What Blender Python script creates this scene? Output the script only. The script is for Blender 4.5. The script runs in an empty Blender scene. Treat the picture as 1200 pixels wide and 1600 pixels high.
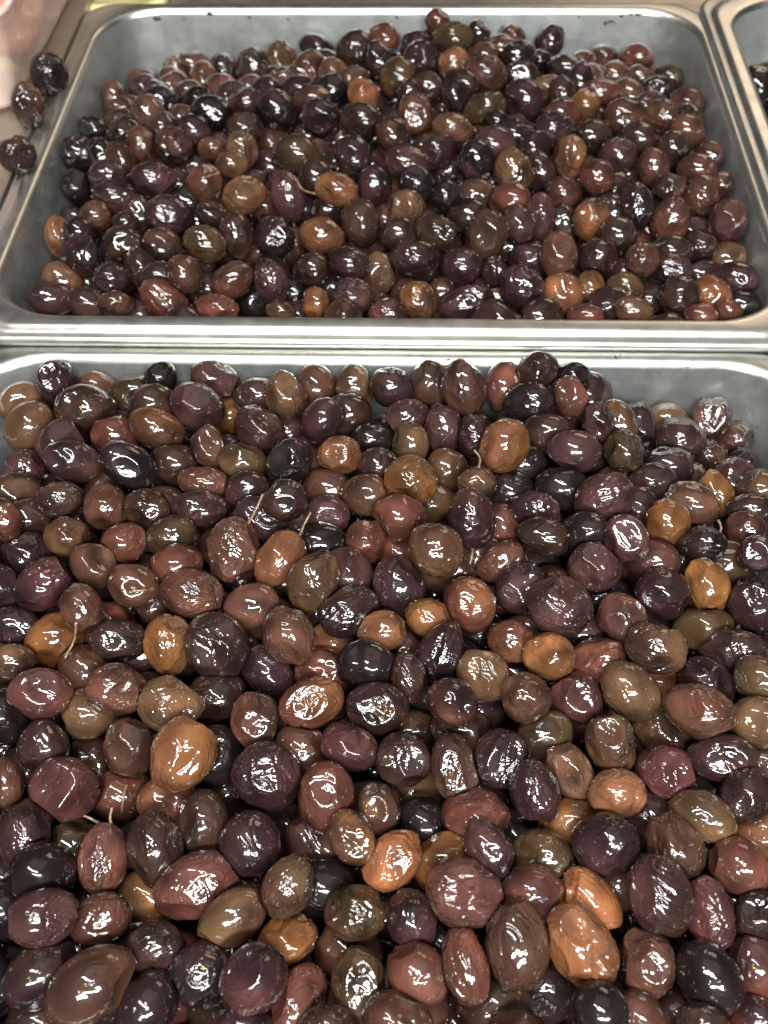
import bpy, bmesh, math, random
import numpy as np
from mathutils import Matrix, Vector

# ------------------------------------------------------------------ camera, world, lamps, exposure
SC = bpy.context.scene
COL = SC.collection
ZR = 0.10                                   # height of the pan rims above the counter (metres)
F_PX = 1600.0                               # focal length in pixels of a 1200 x 1600 frame
PITCH, YAW, ROLL = 0.9001, -0.0448, -0.0210
CAM = np.array([0.0118, -0.2884, 0.2493 + ZR])
_f = np.array([math.sin(YAW) * math.cos(PITCH), math.cos(YAW) * math.cos(PITCH), -math.sin(PITCH)])
_r = np.array([math.cos(YAW), -math.sin(YAW), 0.0])
_u = np.cross(_r, _f)
RIGHT = math.cos(ROLL) * _r + math.sin(ROLL) * _u
UP = -math.sin(ROLL) * _r + math.cos(ROLL) * _u
FWD = _f

cam_data = bpy.data.cameras.new("camera")
cam = bpy.data.objects.new("camera", cam_data)
COL.objects.link(cam)
cam.matrix_world = Matrix(((RIGHT[0], UP[0], -FWD[0], CAM[0]), (RIGHT[1], UP[1], -FWD[1], CAM[1]),
                           (RIGHT[2], UP[2], -FWD[2], CAM[2]), (0, 0, 0, 1)))
cam_data.sensor_fit = 'VERTICAL'
cam_data.sensor_height = 36.0
cam_data.lens = 36.0
cam_data.clip_start = 0.01
cam_data.clip_end = 50.0
cam_data.dof.use_dof = True
cam_data.dof.focus_distance = 0.295
cam_data.dof.aperture_fstop = 20.0
SC.camera = cam

world = bpy.data.worlds.new("World")
SC.world = world
world.use_nodes = True
bg = world.node_tree.nodes["Background"]
bg.inputs[0].default_value = (0.88, 0.88, 0.86, 1)
bg.inputs[1].default_value = 0.06


def area_lamp(name, loc, target, sx, sy, watts, col):
    d = bpy.data.lights.new(name, 'AREA')
    d.shape = 'RECTANGLE'
    d.size, d.size_y = sx, sy
    d.energy = watts
    d.color = col
    o = bpy.data.objects.new(name, d)
    COL.objects.link(o)
    o.location = loc
    o.rotation_euler = (Vector(target) - Vector(loc)).to_track_quat('-Z', 'Y').to_euler()
    return o


# fluorescent fitting along the front of the counter, ceiling tubes of the hall, a warm bulb, and an added warm fill
area_lamp("strip_lamp", (0.08, -0.56, ZR + 0.48), (0, 0.0, ZR), 0.46, 0.062, 13.0, (0.95, 1.0, 0.99))
area_lamp("overhead_strip", (-0.12, -0.22, ZR + 0.95), (0, 0.0, ZR), 0.70, 0.08, 12.5, (1.0, 0.98, 0.95))
area_lamp("ceiling_light", (0.2, 0.6, ZR + 1.7), (0, 0.05, ZR), 1.6, 1.0, 2.5, (1.0, 0.90, 0.80))
area_lamp("warm_bulb", (-0.16, -0.50, ZR + 0.64), (0, -0.1, ZR), 0.03, 0.03, 0.40, (1.0, 0.62, 0.22))
area_lamp("warm_back_fill", (0.45, 0.95, ZR + 0.55), (0.1, 0.15, ZR), 0.5, 0.3, 1.8, (1.0, 0.78, 0.58))  # added light with no known fitting, tints the right rim peach

vs = SC.view_settings
vs.view_transform = 'Standard'
vs.look = 'None'
vs.exposure = 0.0
vs.gamma = 1.0
vs.use_curve_mapping = False
SC.cycles.use_denoising = True
SC.cycles.max_bounces = 8
SC.cycles.diffuse_bounces = 2
SC.cycles.glossy_bounces = 4
SC.cycles.sample_clamp_indirect = 6.0


def ray(px, py):
    d = FWD * F_PX + RIGHT * (px - 600.0) - UP * (py - 800.0)
    return d / np.linalg.norm(d)


def project(p):
    v = np.asarray(p) - CAM
    z = v @ FWD
    return 600 + F_PX * (v @ RIGHT) / z, 800 - F_PX * (v @ UP) / z, z


def plane_hit(px, py, z):
    d = ray(px, py)
    return CAM + d * ((z - CAM[2]) / d[2])


def s2l(c):
    c = np.asarray(c, float) / 255.0
    return np.where(c <= 0.04045, c / 12.92, ((c + 0.055) / 1.055) ** 2.4)


# ------------------------------------------------------------------ materials
def new_mat(name):
    m = bpy.data.materials.new(name)
    m.use_nodes = True
    nt = m.node_tree
    return m, nt, nt.nodes["Principled BSDF"]


def node(nt, kind, **kw):
    n = nt.nodes.new(kind)
    for k, v in kw.items():
        if k.startswith("i_"):
            n.inputs[k[2:].replace("_", " ")].default_value = v
        else:
            setattr(n, k, v)
    return n


def mat_olive():
    m, nt, b = new_mat("olive_skin")
    L = nt.links
    tc = node(nt, 'ShaderNodeTexCoord')
    at = node(nt, 'ShaderNodeAttribute', attribute_name="skin")
    # pores and small dark freckles
    fr = node(nt, 'ShaderNodeTexNoise', i_Scale=900.0, i_Detail=2.0, i_Roughness=0.6)
    L.new(tc.outputs['Object'], fr.inputs['Vector'])
    rmp = node(nt, 'ShaderNodeMapRange')
    rmp.inputs['From Min'].default_value = 0.62
    rmp.inputs['From Max'].default_value = 0.72
    rmp.inputs['To Min'].default_value = 1.0
    rmp.inputs['To Max'].default_value = 0.55
    L.new(fr.outputs['Fac'], rmp.inputs['Value'])
    mx = node(nt, 'ShaderNodeMix', data_type='RGBA', blend_type='MULTIPLY')
    mx.inputs[0].default_value = 1.0
    L.new(at.outputs['Color'], mx.inputs[6])
    L.new(rmp.outputs['Result'], mx.inputs[7])
    L.new(mx.outputs[2], b.inputs['Base Color'])
    b.inputs['Roughness'].default_value = 0.42
    b.inputs['IOR'].default_value = 1.45
    b.inputs['Coat Weight'].default_value = 1.0
    b.inputs['Coat Roughness'].default_value = 0.025
    b.inputs['Specular IOR Level'].default_value = 0.08
    b.inputs['Coat IOR'].default_value = 1.58
    # crinkles of the dried skin: ridged folds, stronger in patches, and fine grain
    def noise(scale, detail, dist, kind='FBM'):
        q = node(nt, 'ShaderNodeTexNoise', noise_type=kind, i_Scale=scale, i_Detail=detail, i_Distortion=dist)
        L.new(tc.outputs['Object'], q.inputs['Vector'])
        return q
    n1 = noise(150.0, 1.5, 0.9, 'RIDGED_MULTIFRACTAL')
    n2 = noise(560.0, 1.0, 1.2)
    msk = noise(95.0, 1.0, 0.3)
    mr = node(nt, 'ShaderNodeMapRange')
    mr.inputs['From Min'].default_value = 0.36
    mr.inputs['From Max'].default_value = 0.62
    mr.inputs['To Min'].default_value = 0.15
    mr.inputs['To Max'].default_value = 1.0
    L.new(msk.outputs['Fac'], mr.inputs['Value'])
    mu = node(nt, 'ShaderNodeMath', operation='MULTIPLY')
    L.new(n1.outputs['Fac'], mu.inputs[0]); L.new(mr.outputs['Result'], mu.inputs[1])
    bp = node(nt, 'ShaderNodeBump', i_Strength=0.5, i_Distance=0.00019)
    L.new(mu.outputs['Value'], bp.inputs['Height'])
    bp2 = node(nt, 'ShaderNodeBump', i_Strength=0.20, i_Distance=0.00022)
    L.new(n2.outputs['Fac'], bp2.inputs['Height'])
    L.new(bp.outputs['Normal'], bp2.inputs['Normal'])
    L.new(bp2.outputs['Normal'], b.inputs['Normal'])
    L.new(bp2.outputs['Normal'], b.inputs['Coat Normal'])
    return m


def mat_steel(name, base=(0.50, 0.51, 0.50), rough=0.45, metal=0.95):
    m, nt, b = new_mat(name)
    L = nt.links
    tc = node(nt, 'ShaderNodeTexCoord')
    b.inputs['Metallic'].default_value = metal
    # worn satin finish: smears of brine and oil, water marks, scratches
    n1 = node(nt, 'ShaderNodeTexNoise', i_Scale=38.0, i_Detail=5.0, i_Roughness=0.6, i_Distortion=0.6)
    L.new(tc.outputs['Object'], n1.inputs['Vector'])
    cr = node(nt, 'ShaderNodeValToRGB')
    cr.color_ramp.elements[0].position = 0.35
    cr.color_ramp.elements[0].color = (base[0] * 0.88, base[1] * 0.875, base[2] * 0.86, 1)
    cr.color_ramp.elements[1].position = 0.68
    cr.color_ramp.elements[1].color = (base[0] * 1.06, base[1] * 1.065, base[2] * 1.06, 1)
    L.new(n1.outputs['Fac'], cr.inputs['Fac'])
    L.new(cr.outputs['Color'], b.inputs['Base Color'])
    n2 = node(nt, 'ShaderNodeTexNoise', i_Scale=90.0, i_Detail=4.0, i_Roughness=0.7)
    L.new(tc.outputs['Object'], n2.inputs['Vector'])
    mr = node(nt, 'ShaderNodeMapRange')
    mr.inputs['From Min'].default_value = 0.3
    mr.inputs['From Max'].default_value = 0.7
    mr.inputs['To Min'].default_value = rough - 0.05
    mr.inputs['To Max'].default_value = rough + 0.07
    L.new(n2.outputs['Fac'], mr.inputs['Value'])
    L.new(mr.outputs['Result'], b.inputs['Roughness'])
    mp = node(nt, 'ShaderNodeMapping')
    mp.inputs['Scale'].default_value = (60, 1500, 1500)
    L.new(tc.outputs['Object'], mp.inputs['Vector'])
    n3 = node(nt, 'ShaderNodeTexNoise', i_Scale=1.0, i_Detail=2.0)
    L.new(mp.outputs['Vector'], n3.inputs['Vector'])
    bp = node(nt, 'ShaderNodeBump', i_Strength=0.2, i_Distance=0.0002)
    L.new(n3.outputs['Fac'], bp.inputs['Height'])
    n4 = node(nt, 'ShaderNodeTexNoise', i_Scale=30.0, i_Detail=2.0)
    L.new(tc.outputs['Object'], n4.inputs['Vector'])
    bp2 = node(nt, 'ShaderNodeBump', i_Strength=0.07, i_Distance=0.002)
    L.new(n4.outputs['Fac'], bp2.inputs['Height'])
    L.new(bp.outputs['Normal'], bp2.inputs['Normal'])
    L.new(bp2.outputs['Normal'], b.inputs['Normal'])
    return m


def mat_noise(name, c1, c2, scale, rough, coat=0.0, bump=0.0):
    m, nt, b = new_mat(name)
    L = nt.links
    tc = node(nt, 'ShaderNodeTexCoord')
    n1 = node(nt, 'ShaderNodeTexNoise', i_Scale=scale, i_Detail=4.0)
    L.new(tc.outputs['Object'], n1.inputs['Vector'])
    cr = node(nt, 'ShaderNodeValToRGB')
    cr.color_ramp.elements[0].position = 0.35
    cr.color_ramp.elements[0].color = (*c1, 1)
    cr.color_ramp.elements[1].position = 0.65
    cr.color_ramp.elements[1].color = (*c2, 1)
    L.new(n1.outputs['Fac'], cr.inputs['Fac'])
    L.new(cr.outputs['Color'], b.inputs['Base Color'])
    b.inputs['Roughness'].default_value = rough
    b.inputs['Coat Weight'].default_value = coat
    b.inputs['Coat Roughness'].default_value = 0.08
    if bump:
        bp = node(nt, 'ShaderNodeBump', i_Strength=0.6, i_Distance=bump)
        L.new(n1.outputs['Fac'], bp.inputs['Height'])
        L.new(bp.outputs['Normal'], b.inputs['Normal'])
    return m


def mat_clear(name):
    m, nt, b = new_mat(name)
    L = nt.links
    b.inputs['Base Color'].default_value = (0.86, 0.68, 0.60, 1)
    b.inputs['Roughness'].default_value = 0.12
    tc = node(nt, 'ShaderNodeTexCoord')
    n1 = node(nt, 'ShaderNodeTexNoise', i_Scale=25.0, i_Detail=2.0, i_Distortion=0.5)
    L.new(tc.outputs['Object'], n1.inputs['Vector'])
    mr = node(nt, 'ShaderNodeMapRange')
    mr.inputs['From Min'].default_value = 0.3
    mr.inputs['From Max'].default_value = 0.7
    mr.inputs['To Min'].default_value = 0.28
    mr.inputs['To Max'].default_value = 0.58
    L.new(n1.outputs['Fac'], mr.inputs['Value'])
    L.new(mr.outputs['Result'], b.inputs['Alpha'])
    bp = node(nt, 'ShaderNodeBump', i_Strength=0.5, i_Distance=0.003)
    L.new(n1.outputs['Fac'], bp.inputs['Height'])
    L.new(bp.outputs['Normal'], b.inputs['Normal'])
    return m


M_OLIVE = mat_olive()
M_STEEL = mat_steel("pan_steel")
M_RIM = mat_steel("rim_steel", (0.56, 0.56, 0.53), 0.36, 1.0)
M_COUNTER = mat_steel("counter_steel", (0.42, 0.38, 0.33), 0.42)
M_STEM = mat_noise("dry_stem", (0.06, 0.032, 0.016), (0.17, 0.10, 0.048), 600.0, 0.5, 0.5, 0.0004)
M_HERB = mat_noise("herb", (0.012, 0.014, 0.005), (0.07, 0.075, 0.015), 220.0, 0.5, 0.6)
M_PEACH = mat_noise("peach_flesh", (0.66, 0.20, 0.11), (0.82, 0.42, 0.27), 45.0, 0.35, 0.6)
M_YELLOW = mat_noise("yellow_flesh", (0.55, 0.48, 0.20), (0.68, 0.62, 0.32), 40.0, 0.4, 0.5)
M_CLEAR = mat_clear("clear_plastic")


# ------------------------------------------------------------------ helpers
def tag(o, label=None, cat=None, group=None, kind=None):
    if label:
        o["label"] = label
    if cat:
        o["category"] = cat
    if group:
        o["group"] = group
    if kind:
        o["kind"] = kind
    return o


def link(name, mesh, parent=None):
    o = bpy.data.objects.new(name, mesh)
    COL.objects.link(o)
    if parent:
        o.parent = parent
    return o


def mesh_from(name, verts, faces, mat, smooth=True):
    me = bpy.data.meshes.new(name)
    me.from_pydata([tuple(v) for v in verts], [], faces)
    me.materials.append(mat)
    if smooth:
        me.polygons.foreach_set("use_smooth", [True] * len(me.polygons))
    me.update()
    return me


def tube(name, pts, radii, mat, sides=7):
    """swept tube through pts (world) with the ends closed"""
    pts = [np.array(p, float) for p in pts]
    # resample with a Catmull-Rom curve
    ext = [2 * pts[0] - pts[1]] + pts + [2 * pts[-1] - pts[-2]]
    path, rad = [], []
    for i in range(1, len(ext) - 2):
        for t in np.linspace(0, 1, 6, endpoint=False):
            a, b, c, d = ext[i - 1:i + 3]
            path.append(0.5 * (2 * b + (c - a) * t + (2 * a - 5 * b + 4 * c - d) * t * t + (3 * b - a - 3 * c + d) * t ** 3))
            rad.append(radii[i - 1] * (1 - t) + radii[i] * t)
    path.append(pts[-1]); rad.append(radii[-1])
    V, Fc = [], []
    up = np.array([0.3, 0.2, 0.93])
    for k, p in enumerate(path):
        tg = path[min(k + 1, len(path) - 1)] - path[max(k - 1, 0)]
        tg /= np.linalg.norm(tg) + 1e-12
        s = np.cross(tg, up); s /= np.linalg.norm(s) + 1e-12
        w = np.cross(s, tg)
        for j in range(sides):
            a = 2 * math.pi * j / sides
            q = rad[k] * (1 + 0.18 * math.sin(k * 2.1 + j))
            V.append(p + (math.cos(a) * s + math.sin(a) * w) * q)
    n = len(path)
    for k in range(n - 1):
        for j in range(sides):
            Fc.append((k * sides + j, k * sides + (j + 1) % sides, (k + 1) * sides + (j + 1) % sides, (k + 1) * sides + j))
    Fc.append(tuple(range(sides))[::-1]); Fc.append(tuple((n - 1) * sides + j for j in range(sides)))
    return mesh_from(name, V, Fc, mat)


# ------------------------------------------------------------------ steel pans
PW, PD, PR = 0.300, 0.237, 0.030            # opening width, depth and corner radius


def rounded_loop(w, d, r, z, n=10):
    out = []
    for cx, cy, a0 in ((1, 1, 0), (-1, 1, 90), (-1, -1, 180), (1, -1, 270)):
        for k in range(n + 1):
            a = math.radians(a0 + 90 * k / n)
            out.append((cx * (w / 2 - r) + r * math.cos(a), cy * (d / 2 - r) + r * math.sin(a), z))
    return out


def pan_mesh():
    # (outward offset from the opening, height): inside from the floor up, over the rim, down the outside
    prof = [(-0.030, -0.0660), (-0.018, -0.0655), (-0.012, -0.0635), (-0.0085, -0.0595), (-0.0070, -0.054), (-0.0055, -0.040), (-0.0032, -0.020),
            (-0.0018, -0.0060), (-0.0013, -0.0026), (-0.0006, -0.0009), (0.0006, -0.0001), (0.0018, 0.0001),
            (0.0046, -0.0001), (0.0056, -0.0003), (0.0063, -0.0009), (0.0068, -0.0016), (0.0076, -0.0020),
            (0.0092, -0.0021), (0.0100, -0.0023), (0.0106, -0.0029), (0.0109, -0.0038), (0.0109, -0.0052),
            (0.0101, -0.0052), (0.0098, -0.0034), (0.0066, -0.0030), (0.0052, -0.0013), (0.0008, -0.0011),
            (-0.0006, -0.0030), (-0.0024, -0.020), (-0.0047, -0.040), (-0.0062, -0.054), (-0.0078, -0.060), (-0.0115, -0.0643), (-0.018, -0.0664), (-0.030, -0.0669)]
    def loft(name, prf, cap):
        V, Fc = [], []
        for off, z in prf:
            V += rounded_loop(PW + 2 * off, PD + 2 * off, max(PR + (off if off < 0.001 else 0.001 - 1.7 * (off - 0.001)), 0.006), z, 12)
        m = 52
        for i in range(len(prf) - 1):
            for j in range(m):
                Fc.append((i * m + j, (i + 1) * m + j, (i + 1) * m + (j + 1) % m, i * m + (j + 1) % m))
        if cap:
            Fc.append(tuple(range(m)) if cap == 1 else tuple((len(prf) - 1) * m + j for j in range(m))[::-1])
        # dent the sheet by fractions of a millimetre so that it is no perfect extrusion
        V = [(x, y, z + 0.0003 * math.sin(x * 37 + 1) * math.cos(y * 29)) for x, y, z in V]
        return V, Fc
    cut, cut2 = 8, 27
    Vi, Fi = loft("basin", prof[:cut + 1], 1)
    Vo, Fo = loft("basin", prof[cut2:], 2)
    basin = mesh_from("basin", Vi + Vo, Fi + [tuple(k + len(Vi) for k in f) for f in Fo], M_STEEL)
    rim = mesh_from("rim", *loft("rim", prof[cut:cut2 + 1], 0), M_RIM)
    return basin, rim


BASIN, RIM = pan_mesh()
P1 = (0.0, PD / 2, ZR)                                   # back pan
P2 = (0.0, -0.01585 - PD / 2, ZR - 0.0056)               # front pan, its rim tucked under the back one
P3 = (0.1632 + PW / 2, 0.2345 - PD / 2, ZR + 0.0054)     # right-hand pan, rim lapped over the back one
for nm, loc, lab in (("steel_pan", P1, "stainless steel food pan farther back, its rim framing a mound of olives"),
                     ("steel_pan", P2, "stainless steel food pan in the foreground, filled to the brim with large olives"),
                     ("steel_pan", P3, "nearly empty stainless steel food pan cut off by the upper right corner")):
    o = link(nm, None)
    o.location = loc
    link("basin", BASIN, o)
    link("rim", RIM, o)
    tag(o, lab, "food pan", "steel food pans in the counter")

# counter that carries the pans: a sheet far below and bars under the rims
V, Fc = [], []


def add_box(V, Fc, x0, x1, y0, y1, z0, z1):
    b = len(V)
    V += [(x0, y0, z0), (x1, y0, z0), (x1, y1, z0), (x0, y1, z0), (x0, y0, z1), (x1, y0, z1), (x1, y1, z1), (x0, y1, z1)]
    Fc += [(b, b + 3, b + 2, b + 1), (b + 4, b + 5, b + 6, b + 7), (b, b + 1, b + 5, b + 4), (b + 1, b + 2, b + 6, b + 5),
           (b + 2, b + 3, b + 7, b + 6), (b + 3, b, b + 4, b + 7)]


add_box(V, Fc, -0.75, 0.75, -0.55, 0.75, -0.02, 0.0)
add_box(V, Fc, -0.75, -0.1618, 0.03, 0.75, 0.001, ZR - 0.0020)
add_box(V, Fc, -0.75, -0.1632, -0.55, 0.0299, 0.001, ZR - 0.0121)
add_box(V, Fc, -0.1628, 0.75, 0.2425, 0.75, 0.001, ZR - 0.0127)
add_box(V, Fc, 0.4685, 0.75, -0.55, 0.2415, 0.001, ZR - 0.0125)
o = link("counter", mesh_from("counter", V, Fc, M_COUNTER, False))
tag(o, kind="structure")

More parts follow.
